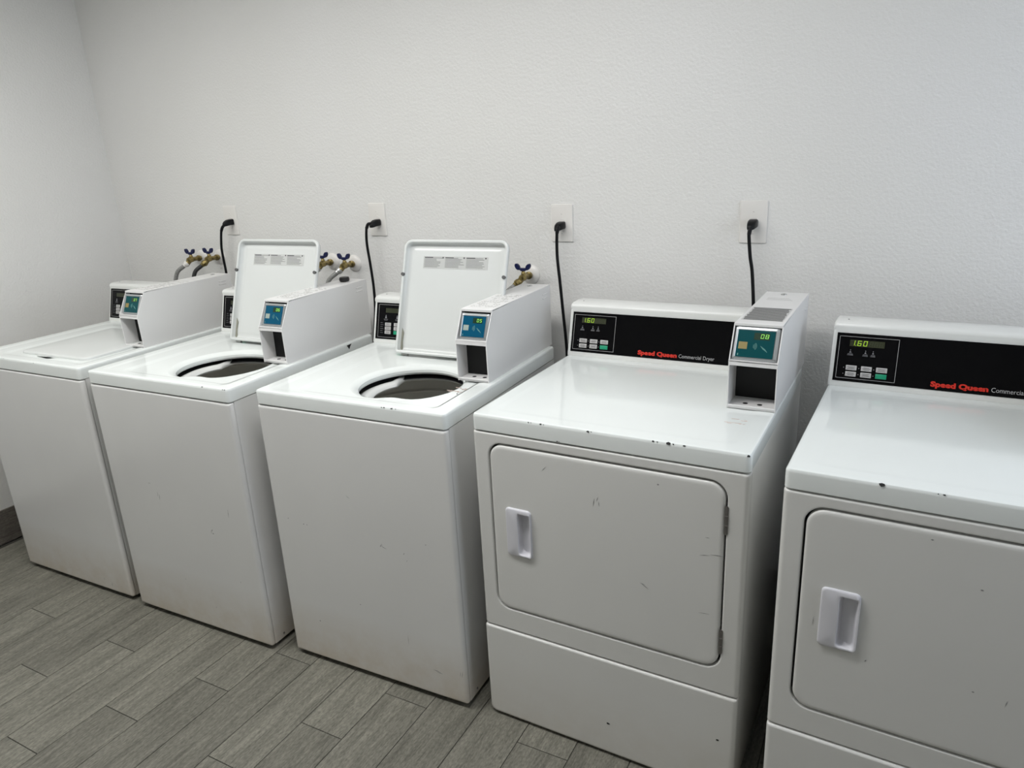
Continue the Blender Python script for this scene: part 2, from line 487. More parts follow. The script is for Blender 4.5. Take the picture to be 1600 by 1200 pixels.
def slab(W, D, H, th, mat, root, loc, hole=None, recess=None, chips=()):
    outer = rrect(0, W, 0, D, .012, 5)
    if hole:
        c = hole['c']
        def hp(th_):
            r = hole['r']
            a = (th_ % (2 * math.pi))
            # wavy dip at the front of the opening
            f = math.exp(-((a - math.radians(283)) / math.radians(17)) ** 2) * .027
            return r - f
    else: c = (W / 2, D / 2)
    r1 = rrect(.036, W - .036, .020, .535, .03, 5) if hole else rrect(.040, W - .040, .040, .535, .03, 5)
    r2 = rrect(.050, W - .050, .036, .523, .026, 5) if hole else rrect(.052, W - .052, .052, .523, .026, 5)
    r3 = rrect(*recess, .035, 5) if recess else None
    A = angles(c, [outer, r1] + ([r3] if r3 else []), 120)
    P = lambda poly, z: [(x, y, z) for x, y in polar(poly, c, A)]
    ins = lambda d: rrect(d, W - d, d, D - d, max(.012 - d, .003), 5)
    loops = []
    if hole:
        def ring(dr, z): return [(c[0] + (hp(a) + dr) * math.cos(a), c[1] + (hp(a) + dr) * math.sin(a), z) for a in A]
        zr = H - .0048
        loops += [ring(.012, H - .030), ring(.003, H - .030), ring(.000, H - .024), ring(.001, H - .016), ring(.006, H - .0105), ring(.014, H - .0075), ring(.022, zr), ring(.025, zr)]
        x0, x1, y0, y1 = recess
        loops += [P(rrect(x0 + .020, x1 - .012, y0 + .004, y1 - .013, .03, 5), zr), P(rrect(x0 + .016, x1 - .009, y0 + .001, y1 - .010, .03, 5), zr + .0002), P(rrect(x0 - .004, x1 + .004, y0 - .010, y1 + .006, .034, 5), H - .0022), P(rrect(x0 - .008, x1 + .007, y0 - .013, y1 + .009, .034, 5), H - .002)]
    else:
        loops += [[(c[0] + .1 * math.cos(a), c[1] + .1 * math.sin(a), H - .0012) for a in A]]
        if recess:
            x0, x1, y0, y1 = recess
            loops += [P(rrect(x0, x1, y0, y1, .03, 5), H - .003), P(rrect(x0 - .004, x1 + .004, y0 - .004, y1 + .004, .03, 5), H - .003)]
    loops += [P(rrect(.053, W - .053, .038, .521, .024, 5) if hole else rrect(.056, W - .056, .056, .519, .024, 5), H - .002 if hole else H - .0012), P(r2, H - .002 if hole else H - .0012), P(r1, H), P(rrect(.033, W - .033, .017, .538, .032, 5) if hole else rrect(.037, W - .037, .037, .538, .032, 5), H), P(ins(.009), H), P(ins(.006), H), P(ins(.0025), H - .0012), P(ins(.0006), H - .004), P(outer, H - .008), P(outer, H - th + .002), P(ins(.002), H - th), P(ins(.03), H - th)]
    bm = BM(); loft(bm, loops, cap0=not hole)
    o = obj('top_panel', bm, mat, root, loc, smooth=32)
    return o

def chip_marks(root, loc, name, pts, H):
    """small black chips in the enamel: (x, y, z, size) on the front upper edge or front face"""
    bm = BM()
    for (x, y, z, s, face) in pts:
        n = 7; rnd = [random.uniform(.55, 1.1) for _ in range(n)]
        if face == 'edge':
            M = frame((x, y, z), (1, 0, 0), (0, .7, .7))
        elif face == 'top': M = frame((x, y, z), (1, 0, 0), (0, 1, 0))
        else: M = frame((x, y, z), (1, 0, 0), (0, 0, 1))
        poly = [(s * 1.25 * rnd[k] * math.cos(2 * math.pi * k / n), s * .75 * rnd[k] * math.sin(2 * math.pi * k / n)) for k in range(n)]
        prism(bm, poly, -.0004, .0006, M)
    obj(name, bm, M_void, root, loc, kind='stuff')
def scuffs(root, loc, pts, y=0.0):
    bm = BM()
    for (x, z, L_, ang, t) in pts:
        M = frame((x, y, z), (1, 0, 0), (0, 0, 1))
        a = math.radians(ang); dx, dz = math.cos(a) * L_ / 2, math.sin(a) * L_ / 2
        nx, nz = -math.sin(a) * t / 2, math.cos(a) * t / 2
        prism(bm, [(-dx, -dz), (nx, nz), (dx, dz), (-nx, -nz)], -.0002, .0003, M)
    if pts: obj('scuff_marks', bm, M_scuff, root, loc, kind='stuff')
M_scuff = plain('grey_scuff', (0.22, 0.22, 0.22), 0.5)

def console(root, loc, H, x1, washer):
    T = .158
    prof = [(.5700, 0), (.5706, .004), (.5740, .014)]
    prof += [(.570 + CON_V.y * s, CON_V.z * s) for s in (.03, .146)]
    prof += [(.6065, .1475), (.6068, .151), (.6085, .1555), (.613, .159), (.622, .1612), (.660, .1625), (.690, .160), (.699, .155), (.702, .148), (.702, 0)]
    bm = BM()
    # rounded left and right ends: scale the section slightly at the ends
    cy, cz = .636, .075
    secs = [(0.003, .955), (0.0008, .975), (0.000, 1.0)]
    xs = [(0.000, .94), (0.0007, .965), (0.0025, .988), (0.006, 1.0), (x1 - .006, 1.0), (x1 - .0025, .988), (x1 - .0007, .965), (x1, .94)]
    loops = []
    for (x, s) in xs:
        loops.append([(x, cy + (y - cy) * s, H + max(0, cz + (z - cz) * s) if z > 0 else H + .0002) for y, z in prof])
    loft(bm, loops, cap0=True, cap1=True)
    con = obj('console', bm, M_console, root, loc, smooth=35)
    F = frame((0, .570, H), (1, 0, 0), CON_V)
    vb, vt = (.0145, .1425) if washer else (.0145, .1385)
    bm = BM(); box(bm, .010, x1 - .008, vb, vt, .0004, .0016, bev=.0005, seg=1, M=F)
    obj('fascia', bm, M_fascia, con, label='glossy black fascia')
    ub, ue, va, vc = (.0165, .1535, .0220, .1305) if not washer else (.020, .1575, .0205, .1365)
    bm = BM(); t = .0011
    for q in ((ub, ue, va, va + t), (ub, ue, vc - t, vc), (ub, ub + t, va, vc), (ue - t, ue, va, vc)):
        box(bm, *q, .0016, .0019, M=F)
    obj('border_line', bm, M_grey, con)
    def btn(u0, u1, v0, v1, m, ink=True, w=0):
        bm = BM(); box(bm, u0, u1, v0, v1, .0014, .0030, bev=.0011, seg=2, M=F)
        if ink:
            for j in range(3):
                L_ = (u1 - u0) * (.75 - .2 * ((j + w) % 2))
                box(bm, (u0 + u1) / 2 - L_ / 2, (u0 + u1) / 2 + L_ / 2, v0 + .0030 + j * .0026, v0 + .0040 + j * .0026, .0030, .0032, M=F, mat=1)
        obj('button', bm, [m, M_ink if m is not M_green else M_green], con, smooth=40, label='green start button' if m is M_green else None)
    if not washer:
        bm = BM(); box(bm, .0415, .1215, .1055, .1220, .0014, .0020, M=F); obj('display_window', bm, M_leddim, con)
        bm = BM()
        digit(bm, '1', .0460, .1075, .0065, .0130, F, .0021, .0012)
        digit(bm, '6', .0590, .1075, .0085, .0130, F, .0021, .0012)
        digit(bm, '0', .0725, .1075, .0085, .0130, F, .0021, .0012)
        prism(bm, [(.0548, .1073), (.0561, .1073), (.0561, .1086), (.0548, .1086)], .0021, .0024, F)
        obj('display_digits', bm, M_led, con, label='green lit digits 1.60')
        # unlit ghost segments to the right of the digits
        bm = BM()
        for uu in (.0862, .0975, .1088): digit(bm, '8', uu, .1075, .0080, .0110, F, .0020, .0011)
        obj('unlit_digits', bm, plain('unlit_segment', (.05, .055, .03), .4), con, kind='stuff')
        bm = BM()   # indicator pictograms
        for (uc, s) in ((.0450, 1.0), (.0800, .9), (.0975, .8)):
            cyl(bm, F @ Vector((uc, .0955, .0016)), F @ Vector((uc, .0955, .0020)), .0012, n=10)
            prism(bm, [(uc - .003 * s, .0885), (uc + .003 * s, .0885), (uc + .0008, .0925), (uc - .0008, .0925)], .0016, .0019, F)
            box(bm, uc - .0060 * s, uc + .0060 * s, .0848, .0862, .0016, .0019, M=F)
            box(bm, uc - .0070 * s, uc + .0070 * s, .0820, .0832, .0016, .0019, M=F)
        obj('indicator_symbols', bm, M_dimprint, con, kind='stuff')
        for r_, (v0, v1) in enumerate(((.0440, .0565), (.0280, .0405))):
            for c_, (u0, u1) in enumerate(((.0385, .0640), (.0740, .0990), (.1085, .1340))):
                btn(u0, u1, v0, v1, M_green if (r_ == 1 and c_ == 2) else M_button, not (r_ == 1 and c_ == 2), c_ + r_)
        bm = BM()
        for v in (.050, .034):
            for u in (.0335, .0690, .1035): cyl(bm, F @ Vector((u, v, .0016)), F @ Vector((u, v, .0020)), .0010, n=8)
        obj('indicator_dots', bm, M_grey, con, kind='stuff')
        obj('brand_lettering', text_bm('Speed Queen', .231, .351, .0235, .0140, F, w=.0021, bold=.055), M_red, con, label='red bold lettering')
        obj('name_lettering', text_bm('Commercial Dryer', .3565, .4600, .0235, .0112, F, w=.0021), M_lightprint, con, label='grey thin lettering')
    else:
        for v0 in (.033, .047, .061):
            btn(.0500, .0755, v0, v0 + .0120, M_button, True, 0)
            btn(.0880, .1130, v0, v0 + .0120, M_button if v0 != .033 else M_green, v0 != .033, 1)
        bm = BM()
        for v0 in (.036, .043, .050, .057, .064, .071): box(bm, .0300, .0430 - .003 * (int(v0 * 1000) % 2), v0, v0 + .0010, .0016, .0019, M=F)
        for (uc, s) in ((.0520, 1.0), (.1000, .9)):
            prism(bm, [(uc - .004 * s, .088), (uc + .004 * s, .088), (uc + .001, .100), (uc - .001, .100)], .0016, .0019, F)
            box(bm, uc - .009 * s, uc + .009 * s, .0840, .0852, .0016, .0019, M=F)
            box(bm, uc - .007 * s, uc + .007 * s, .0810, .0820, .0016, .0019, M=F)
        obj('panel_print', bm, M_dimprint, con, kind='stuff')
        bm = BM(); box(bm, .050, .118, .108, .124, .0014, .0020, M=F); obj('display_window', bm, M_leddim, con)
    # two small rivets on the top of the console
    for x in (.030, x1 - .03):
        bm = BM(); lathe(bm, (x, .64, H + .1615), (0, 0, 1), [(0, .0022), (.0012, .0020), (.0014, .0)], n=10); obj('rivet', bm, M_hinge, con)

def reader_box(root, loc, H, xl, xr, digs, overlay, patch, style, lab):
    """white sheet metal housing holding the card reader, slightly overhanging coin recess below"""
    prof = [(.268, 0), (.266, .118), (.311, .199), (.716, .2035), (.718, 0)]
    bm = BM(); t = .0026
    MX = frame((0, 0, H), (0, 1, 0), (0, 0, 1))           # u = y, v = z, w = x
    prism(bm, prof, xl, xl + t, MX); prism(bm, prof, xr - t, xr, MX)
    box(bm, xl + .0004, xr - .0004, .3115, .7165, H + .2005, H + .2033, bev=.001, seg=1)          # top
    # flange lip at the top front
    box(bm, xl + .0004, xr - .0004, .3085, .3155, H + .1955, H + .2032, bev=.0012, seg=1)
    box(bm, xl + .0004, xr - .0004, .7150, .7180, H, H + .2030)                                    # back
    box(bm, xl + .0004, xr - .0004, .2660, .3480, H + .1165, H + .1215, bev=.001, seg=1)          # shelf
    box(bm, xl + .0004, xr - .0004, .2660, .2690, H + .1085, H + .1215, bev=.0008, seg=1)          # shelf front lip
    box(bm, xl + .0004, xr - .0004, .2680, .3480, H + .0005, H + .0060, bev=.001, seg=1)          # recess floor
    box(bm, xl + .0004, xr - .0004, .2680, .2705, H + .0005, H + .0095, bev=.0008, seg=1)
    # pressed slot on the right side near the top back corner
    box(bm, xr - .001, xr + .0016, .655, .690, H + .165, H + .170, bev=.001, seg=1)
    if style != 'dryer':
        box(bm, xr - .001, xr + .0016, .655, .690, H + .178, H + .182, bev=.001, seg=1)
    hs = obj('payment_housing', bm, M_house, root, loc, label=lab)
    bm = BM()
    yb = .3455 if style == 'dryer' else .3225
    box(bm, xl + t, xr - t, yb, yb + .0015, H + .006, H + .1165); obj('coin_recess_back', bm, M_void, hs, label='black sheet standing in for the dark coin void')  # black sheet paints in the darkness of the open coin void
    bm = BM(); box(bm, xl + t, xr - t, .325, .330, H + .1215, H + .2000); obj('reader_cavity', bm, M_void, hs)
    for x in (xl + .038, xl + .072):
        bm = BM(); cyl(bm, (x, .297, H + .0055), (x, .297, H + .0063), .0062, n=16); obj('drain_hole', bm, M_void, hs)
    # reader face
    back = 0.0 if style == 'dryer' else .012
    n = Vector((0, .045, .083)).normalized()
    v = (n + Vector((0, -.0 if style == 'dryer' else -.10, 0))).normalized() if style != 'dryer' else n
    F = frame((0, .2685 + back * .4, H + .1195), (1, 0, 0), v)
    u0, u1 = xl + .0050, xr - .0050
    v0, v1 = .0050, .0865 if style == 'dryer' else .0800
    bm = BM()
    poly = rrect(u0, u1, v0, v1, .004, 4); c = ((u0 + u1) / 2, (v0 + v1) / 2)
    inn = rrect(u0 + .0075, u1 - .0100, v0 + .0065, v1 - .0085, .0015, 4)
    A = angles(c, [poly, inn], 48)
    def LP(pl, w): return [F @ Vector((x, y, w)) for x, y in polar(pl, c, A)]
    loft(bm, [LP(rrect(u0, u1, v0, v1, .004, 4), -.020), LP(poly, -.0030), LP(rrect(u0 + .002, u1 - .002, v0 + .002, v1 - .002, .004, 4), -.0008), LP(rrect(u0 + .006, u1 - .008, v0 + .0055, v1 - .0070, .002, 4), -.0004), LP(inn, -.0022)], cap0=True, cap1=True)
    obj('reader_bezel', bm, M_bezel, hs, smooth=35, label='grey metal bezel')
    a0, a1, b0, b1 = u0 + .0075, u1 - .0100, v0 + .0065, v1 - .0085
    bm = BM(); box(bm, a0 + .0003, a1 - .0003, b0 + .0003, b1 - .0003, -.0023, -.0015, M=F); obj('reader_screen', bm, overlay, hs, label='blue-green reader overlay')
    w, h = a1 - a0, b1 - b0
    bm = BM(); box(bm, a0 + w * .44, a0 + w * .86, b0 + h * .66, b0 + h * .92, -.0015, -.0013, M=F); obj('led_window', bm, M_ledwin, hs)
    bm = BM()
    for j, ch in enumerate(digs): digit(bm, ch, a0 + w * (.615 + .125 * j), b0 + h * .72, w * .080, h * .150, F, -.0012, .0008)
    obj('led_digits', bm, M_ledg, hs, label='lit green digits ' + digs)
    bm = BM(); box(bm, a0 + w * .05, a0 + w * .285, b0 + h * .30, b0 + h * .56, -.0015, -.0013, M=F); obj('pale_square', bm, patch, hs)
    bm = BM()   # contactless symbol and a hand holding a card
    cu, cv = a0 + w * .40, b0 + h * .42
    for rr in (.0045, .0070, .0095, .0118):
        for k in range(6):
            q0, q1 = math.radians(-42 + 14 * k), math.radians(-42 + 14 * (k + 1))
            prism(bm, [(cu + rr * math.cos(q0), cv + rr * math.sin(q0)), (cu + (rr + .0008) * math.cos(q0), cv + (rr + .0008) * math.sin(q0)), (cu + (rr + .0008) * math.cos(q1), cv + (rr + .0008) * math.sin(q1)), (cu + rr * math.cos(q1), cv + rr * math.sin(q1))], -.0015, -.0013, F)
    for k in range(4):
        x = a0 + w * (.64 + .035 * k); y = b0 + h * (.44 - .03 * k)
        prism(bm, [(x, y), (x + .001, y + .0006), (x + .008, y - .0075), (x + .007, y - .0082)], -.0015, -.0013, F)
    box(bm, a0 + w * .05, a0 + w * .075, b0 + h * .05, b0 + h * .13, -.0015, -.0013, M=F)
    obj('reader_symbols', bm, M_wave, hs, kind='stuff')
    # lock on the top at the back, with vent or printed label in front of it
    lx = (xl + xr) / 2 - .004
    bm = BM(); lathe(bm, (lx, .678, H + .2033), (0, 0, 1), [(0, .0085), (.0016, .0083), (.0022, .0070), (.0012, .0060), (.0012, .0)], n=22)
    box(bm, lx - .0008, lx + .0008, .674, .682, H + .2044, H + .2050, mat=1); obj('lock', bm, [M_steel, M_void], hs, smooth=30)
    if style == 'dryer':
        bm = BM(); box(bm, xl + .008, xr - .008, .345, .495, H + .2033, H + .2036); obj('vent_panel', bm, plain('vent_grey', (.55, .55, .54), .4), hs)
        bm = BM()
        for j in range(12):
            y = .349 + j * .0122
            box(bm, xl + .010 + random.uniform(0, .004), xr - .010 - random.uniform(0, .005), y, y + .0068, H + .2036, H + .2040)
        obj('vent_slots', bm, plain('vent_dark', (.045, .045, .045), .4), hs, kind='stuff')
        bm = BM()
        for j in range(3): box(bm, xl + .020, xr - .026 - .006 * j, .600 + .012 * j, .603 + .012 * j, H + .2033, H + .2035)
        obj('faint_print', bm, plain('faint_print_ink', (.5, .5, .49), .5), hs, kind='stuff')
    else:
        bm = BM(); rnd = random.Random(len(digs) + int(digs))
        for j in range(15):
            y = .345 + j * .0128; x = xl + .012
            while x < xr - .016:
                L_ = rnd.uniform(.004, .014)
                if rnd.random() < .72: box(bm, x, min(x + L_, xr - .012), y, y + rnd.uniform(.002, .0042), H + .2033, H + .2035)
                x += L_ + .003
        obj('label_print', bm, plain('worn_label_ink', (.30, .30, .28), .5), hs, kind='stuff')
    return hs

def lid_mesh(W, L_, M, concave=True):
    """rounded sheet lid, u along width, v along length, rim turned towards +w"""
    rr = (.030, .030, .010, .010)
    c = (W / 2, L_ / 2)
    polys = [rrect(0, W, 0, L_, rr, 6)]
    A = angles(c, polys, 48)
    def LP(d, w, rad=None):
        r_ = rad or tuple(max(q - d, .004) for q in rr)
        return [M @ Vector((x, y, w)) for x, y in polar(rrect(d, W - d, d, L_ - d, r_, 6), c, A)]
    bm = BM()
    loft(bm, [LP(.10, -.0125), LP(.012, -.0115), LP(.004, -.007), LP(.0005, -.001), LP(0, .006), LP(.0008, .0095), LP(.003, .0115), LP(.0065, .0115), LP(.0095, .0100), LP(.0100, .002), LP(.0125, -.0055), LP(.020, -.0090), LP(.030, -.0070), LP(.034, -.0066), LP(.038, -.0066), LP(.10, -.0066)], cap0=True, cap1=True)
    return bm

def feet(root, loc, W, D, h):
    for (x, y) in ((.05, .06), (W - .05, .06), (.05, D - .06), (W - .05, D - .06)):
        bm = BM(); lathe(bm, (x, y, 0), (0, 0, 1), [(0, 0), (0, .019), (.006, .019), (.0075, .008), (h + .01, .008), (h + .01, 0)], n=16)
        obj('leveling_foot', bm, M_rubber, root, loc)

def base(W, D, x, y, a):
    """world position of base centre and offset for children"""
    a = math.radians(a)
    return (x + W / 2 * math.cos(a) - D / 2 * math.sin(a), y + W / 2 * math.sin(a) + D / 2 * math.cos(a), 0), a, (-W / 2, -D / 2, 0)

WW, WD = 0.651, 0.702
def washer(x, y, a, label, digs, overlay, patch, lid_open, scf, chips, hl):
    p, ang, loc = base(WW, WD, x, y, a)
    root = empty('washing_machine', p, ang, label, 'washing machine', 'top loading washing machines')
    H, z0, zs = HW, .016, HW - SW
    # cabinet shell: sides and back
    bm = BM()
    o_ = rrect(.0012, WW - .0012, .0185, WD - .003, .003, 3); c = (WW / 2, WD / 2); A = angles(c, [o_], 24)
    i_ = rrect(.005, WW - .005, .0215, WD - .007, .002, 3)
    P = lambda pl, z: [(q[0], q[1], z) for q in polar(pl, c, A)]
    loft(bm, [P(o_, z0), P(o_, zs - .001), P(i_, zs - .001), P(i_, z0), P(o_, z0)])
    obj('cabinet', bm, M_body, root, loc, smooth=35)
    # front panel wrapping the corner
    bm = BM()
    o1 = rrect(0, WW, z0, zs - .0025, .004, 3); c = (WW / 2, .45); 
    A = angles(c, [o1], 48)
    def Q(d, yy): return [(q[0], yy, q[1]) for q in polar(rrect(d, WW - d, z0 + d * .6, zs - .0025 - d * .6, .005, 3), c, A)]
    loft(bm, [Q(.0012, .0168), Q(0, .0155), Q(0, .010), Q(.0008, .0058), Q(.0028, .0026), Q(.0060, .0007), Q(.011, 0), Q(.014, 0)], cap0=True, cap1=True)
    obj('front_panel', bm, M_body, root, loc, smooth=50)
    # slab with opening
    R = (.172, .590, .062, .500) if lid_open else (.172, .576, .070, .470)
    hole = dict(c=(.395, .228), r=.153)
    slab(WW, WD, H, SW, M_top, root, loc, hole=hole, recess=(.118, .610, .052, .500))
    # shallow pressed channel ridge beside the lid
    # splash ring and tub below the opening
    bm = BM(); n = 96; cc = hole['c']; loops = []
    def rin(a_):
        d = math.degrees(a_) % 360
        def sm(e0, e1, v): t = min(1, max(0, (v - e0) / (e1 - e0))); return t * t * (3 - 2 * t)
        left = sm(128, 150, d) * (1 - sm(250, 280, d))
        return .168 - .052 * left
    for (dr, z) in ((.045, -.046), (.030, -.040), (.016, -.040), (.005, -.044), (0, -.050), (.003, -.055), (.04, -.056)):
        loops.append([(cc[0] + (rin(2 * math.pi * k / n) + dr) * math.cos(2 * math.pi * k / n), cc[1] + (rin(2 * math.pi * k / n) + dr) * math.sin(2 * math.pi * k / n), H + z) for k in range(n)])
    loft(bm, loops)
    obj('splash_ring', bm, M_ring, root, loc, smooth=50)
    bm = BM(); lathe(bm, (cc[0], cc[1], H), (0, 0, -1), [(.0275, .168), (.029, .173), (.040, .180), (.0455, .160)], n=64)  # black ring added to darken the shaded gap between lip and splash ring
    obj('lip_shade_band', bm, M_rubber, root, loc, smooth=50, label='black band standing in for the shade under the opening lip')
    bm = BM()
    lathe(bm, (.350, .290, H), (0, 0, -1), [(.058, .205), (.058, .222), (.068, .228), (.086, .228), (.091, .222), (.097, .228), (.128, .230), (.133, .224), (.139, .230), (.42, .228), (.46, .22), (.47, .18), (.47, 0)], n=56)
    obj('wash_tub', bm, M_tub, root, loc, smooth=40, label='grey tub interior with ribbed wall')
    if lid_open:
        M = frame((.181, .458, H + .004), (1, 0, 0), (0, .12, .361))
        ld = obj('lid', lid_mesh(.388, .378, M), M_lid, root, loc, smooth=50, label='open white lid with a turned rim')
        for u in (.006, .382):
            bm = BM(); p0 = M @ Vector((u, .262, .008)); p1 = M @ Vector((u, .262, .0155)); cyl(bm, p0, p1, .0062, .0055, n=16); obj('bumper', bm, M_bumper, ld)
        bm = BM(); prism(bm, [(.0105, .012), (.020, .010), (.017, .040), (.0185, .070), (.0120, .085), (.0110, .05)], -.0086, -.0040, M)
        obj('grime_streak', bm, plain('grime', (.27, .27, .22), .7), ld, kind='stuff')
        # notices
        bm = BM(); box(bm, .071, .312, .286, .326, -.0070, -.0058, M=M)
        lb = obj('warning_label', bm, plain('silver_label', (.62, .63, .62), .22, metal=.2), ld, label='silver three-part notice sticker')
        bm = BM(); rnd = random.Random(3)
        for c_ in range(3):
            x0_ = .075 + c_ * .079
            for r_ in range(8):
                L_ = rnd.uniform(.045, .072); y_ = .2905 + r_ * .0042
                box(bm, x0_, x0_ + L_, y_, y_ + .0016, -.0058, -.0056, M=M)
            box(bm, x0_, x0_ + .032, .3205, .3232, -.0058, -.0055, M=M, mat=1)
            box(bm, x0_ + .068, x0_ + .073, .3195, .3240, -.0058, -.0055, M=M, mat=1)
        obj('label_print', bm, [plain('notice_ink', (.15, .155, .15), .5), M_ink], ld, kind='stuff')
        for u in (.03, .358):
            bm = BM(); cyl(bm, (.181 + u - .012, .465, H - .001), (.181 + u + .012, .465, H - .001), .0045, n=12); obj('lid_hinge', bm, M_steel, root, loc)
    else:
        M = frame((.181, .080, H - .0035), (1, 0, 0), (0, 1, 0))
        bm = BM(); rr = (.012, .012, .030, .030); Wd, Ld = .388, .378; c = (Wd / 2, Ld / 2)
        A = angles(c, [rrect(0, Wd, 0, Ld, rr, 6)], 48)
        def LP(d, w): return [M @ Vector((q[0], q[1], w)) for q in polar(rrect(d, Wd - d, d, Ld - d, tuple(max(k_ - d, .004) for k_ in rr), 6), c, A)]
        loft(bm, [LP(0, -.004), LP(0, .0045), LP(.0010, .0066), LP(.0045, .0082), LP(.012, .0092), LP(.06, .0110), LP(.13, .0120)], cap0=True, cap1=True)
        ld = obj('lid', bm, M_lid, root, loc, smooth=50, label='closed white lid')
        bm = BM(); prism(bm, [(.135, -.016), (.180, -.010), (.205, .003), (.118, .003)], .0015, .0062, M)
        obj('lid_grip', bm, M_lid, ld)
    console(root, loc, H, .534, True)
    reader_box(root, loc, H, .5335, .6345, digs, overlay, patch, 'washer', hl)
    bm = BM(); cyl(bm, (WW - .002, .058, .031), (WW + .0004, .058, .031), .0038, n=12); obj('side_screw', bm, M_hinge, root, loc)
    feet(root, loc, WW, WD, .016)
    scuffs(root, loc, scf)
    chip_marks(root, loc, 'paint_chips', chips, H)
    return root, loc

DW_, DD = 0.683, 0.690
def dryer(x, y, a, label, digs, scf, chips, hl):
    p, ang, loc = base(DW_, DD, x, y, a)
    root = empty('clothes_dryer', p, ang, label, 'clothes dryer', 'front loading clothes dryers')
    H, z0, zs, zp = HD, .008, HD - SD, .2985
    W = DW_
    bm = BM(); box(bm, .001, W - .001, .0225, DD - .004, z0 + .004, zs - .001, bev=.003, seg=2); obj('cabinet', bm, M_dbody, root, loc, smooth=35)
    # front panel with door cut-out
    dx0, dx1, dz0, dz1 = .0425, .6390, .3665, .8460
    bm = BM(); c = ((dx0 + dx1) / 2, (dz0 + dz1) / 2)
    hole = rrect(dx0, dx1, dz0, dz1, .040, 8)
    outer = rrect(0, W, zp + .0015, zs - .0025, .003, 3)
    A = angles(c, [hole, outer], 96)
    def LP(pl, yy): return [(q[0], yy, q[1]) for q in polar(pl, c, A)]
    def O(d): return rrect(d, W - d, zp + .0015 + d * .5, zs - .0025 - d * .5, .004, 3)
    def Hh(d): return rrect(dx0 - d, dx1 + d, dz0 - d, dz1 + d, .040 + d, 8)
    loft(bm, [LP(Hh(0), .019), LP(Hh(0), .0022), LP(Hh(.0008), .0006), LP(Hh(.0028), 0), LP(Hh(.0045), 0), LP(O(.013), 0), LP(O(.010), 0), LP(O(.0055), .0008), LP(O(.002), .0035), LP(outer, .008), LP(outer, .0222)])
    obj('front_panel', bm, M_dbody, root, loc, smooth=50)
    bm = BM(); box(bm, dx0 - .002, dx1 + .002, .0190, .0215, dz0 - .002, dz1 + .002); obj('door_recess', bm, M_gap, root, loc)
    # door with pull pocket
    g = .0048
    ax0, ax1, az0, az1 = .122, .1555, .5475, .6630
    bm = BM(); c = ((ax0 + ax1) / 2, (az0 + az1) / 2)
    dpoly = lambda d: rrect(dx0 + g + d, dx1 - g - d, dz0 + g + d, dz1 - g - d, .036 - d, 8)
    hp = rrect(ax0 - .003, ax1 + .001, az0 - .003, az1 + .003, .006, 4)
    A = angles(c, [dpoly(0), hp], 96)
    def LP(pl, yy): return [(q[0], yy, q[1]) for q in polar(pl, c, A)]
    loft(bm, [LP(hp, .016), LP(hp, -.0015), LP(dpoly(.014), -.0015), LP(dpoly(.010), -.0015), LP(dpoly(.005), -.0012), LP(dpoly(.0015), .0002), LP(dpoly(0), .0030), LP(dpoly(0), .016), LP(hp, .016)])
    dr = obj('door', bm, M_dbody, root, loc, smooth=50)
    # handle: moulded plate with sunk pocket
    bm = BM()
    hx0, hx1, hz0, hz1 = .0865, .1595, .5385, .6755
    outp = lambda d: rrect(hx0 + d, hx1 - d, hz0 + d, hz1 - d, .010, 5)
    pk = lambda d: rrect(ax0 + d, ax1 - d, az0 + d, az1 - d, .007, 5)
    A = angles(c, [outp(0), pk(0)], 72)
    def bow(pl, yy, k=0): return [(q[0] + (0.0), yy, q[1]) for q in polar(pl, c, A)]
    lo = [bow(outp(0), -.0010), bow(outp(.0003), -.0035), bow(outp(.0016), -.0058), bow(outp(.004), -.0068)]
    lo += [bow(pk(-.0035), -.0082), bow(pk(-.0010), -.0078), bow(pk(0), -.0060)]
    # the pocket floor slopes: deep at the left, shallow at the right
    for d, dep in ((.0015, .006), (.005, .0125)):
        lo.append([(q[0], (-.004 + dep * (1.15 - .55 * (q[0] - ax0) / (ax1 - ax0))), q[1]) for q in polar(pk(d), c, A)])
    loft(bm, lo, cap1=True)
    obj('handle', bm, M_handle, dr, smooth=50, label='white plastic pull handle with a sunk pocket')
    for (za, zb) in ((.722, .790), (.414, .478)):
        bm = BM(); cyl(bm, (.6392, .0002, za), (.6392, .0002, zb), .0022, n=10)
        box(bm, .6345, .6385, -.0022, -.0008, za, zb)
        box(bm, .636, .6425, -.0012, .004, za + .002, zb - .002)
        for k in (1, 2): box(bm, .6355, .6430, -.0042, .002, za + (zb - za) * k / 3 - .0008, za + (zb - za) * k / 3 + .0008)
        obj('hinge', bm, M_hinge, dr)
    # lower access panel
    bm = BM(); c = (W / 2, (z0 + zp) / 2)
    pl = lambda d: rrect(d, W - d, z0 + d * .8, zp - d * .5, (.004, .004, .016, .016), 5)
    A = angles(c, [pl(0)], 48)
    def LP(p_, yy): return [(q[0], yy, q[1]) for q in polar(p_, c, A)]
    loft(bm, [LP(pl(0), .022), LP(pl(0), .004), LP(pl(.001), .0005), LP(pl(.004), -.0028), LP(pl(.010), -.004), LP(pl(.013), -.004)], cap0=True, cap1=True)
    obj('base_panel', bm, M_dbody, root, loc, smooth=50)
    slab(W, DD, H, SD, M_top, root, loc, recess=None)
    console(root, loc, H, .571, False)
    reader_box(root, loc, H, .5685, .6815, digs, M_teal, M_tan, 'dryer', hl)
    feet(root, loc, W, DD, .010)
    scuffs(root, loc, scf, y=-.0016)
    chip_marks(root, loc, 'paint_chips', chips, H)
    return root, loc

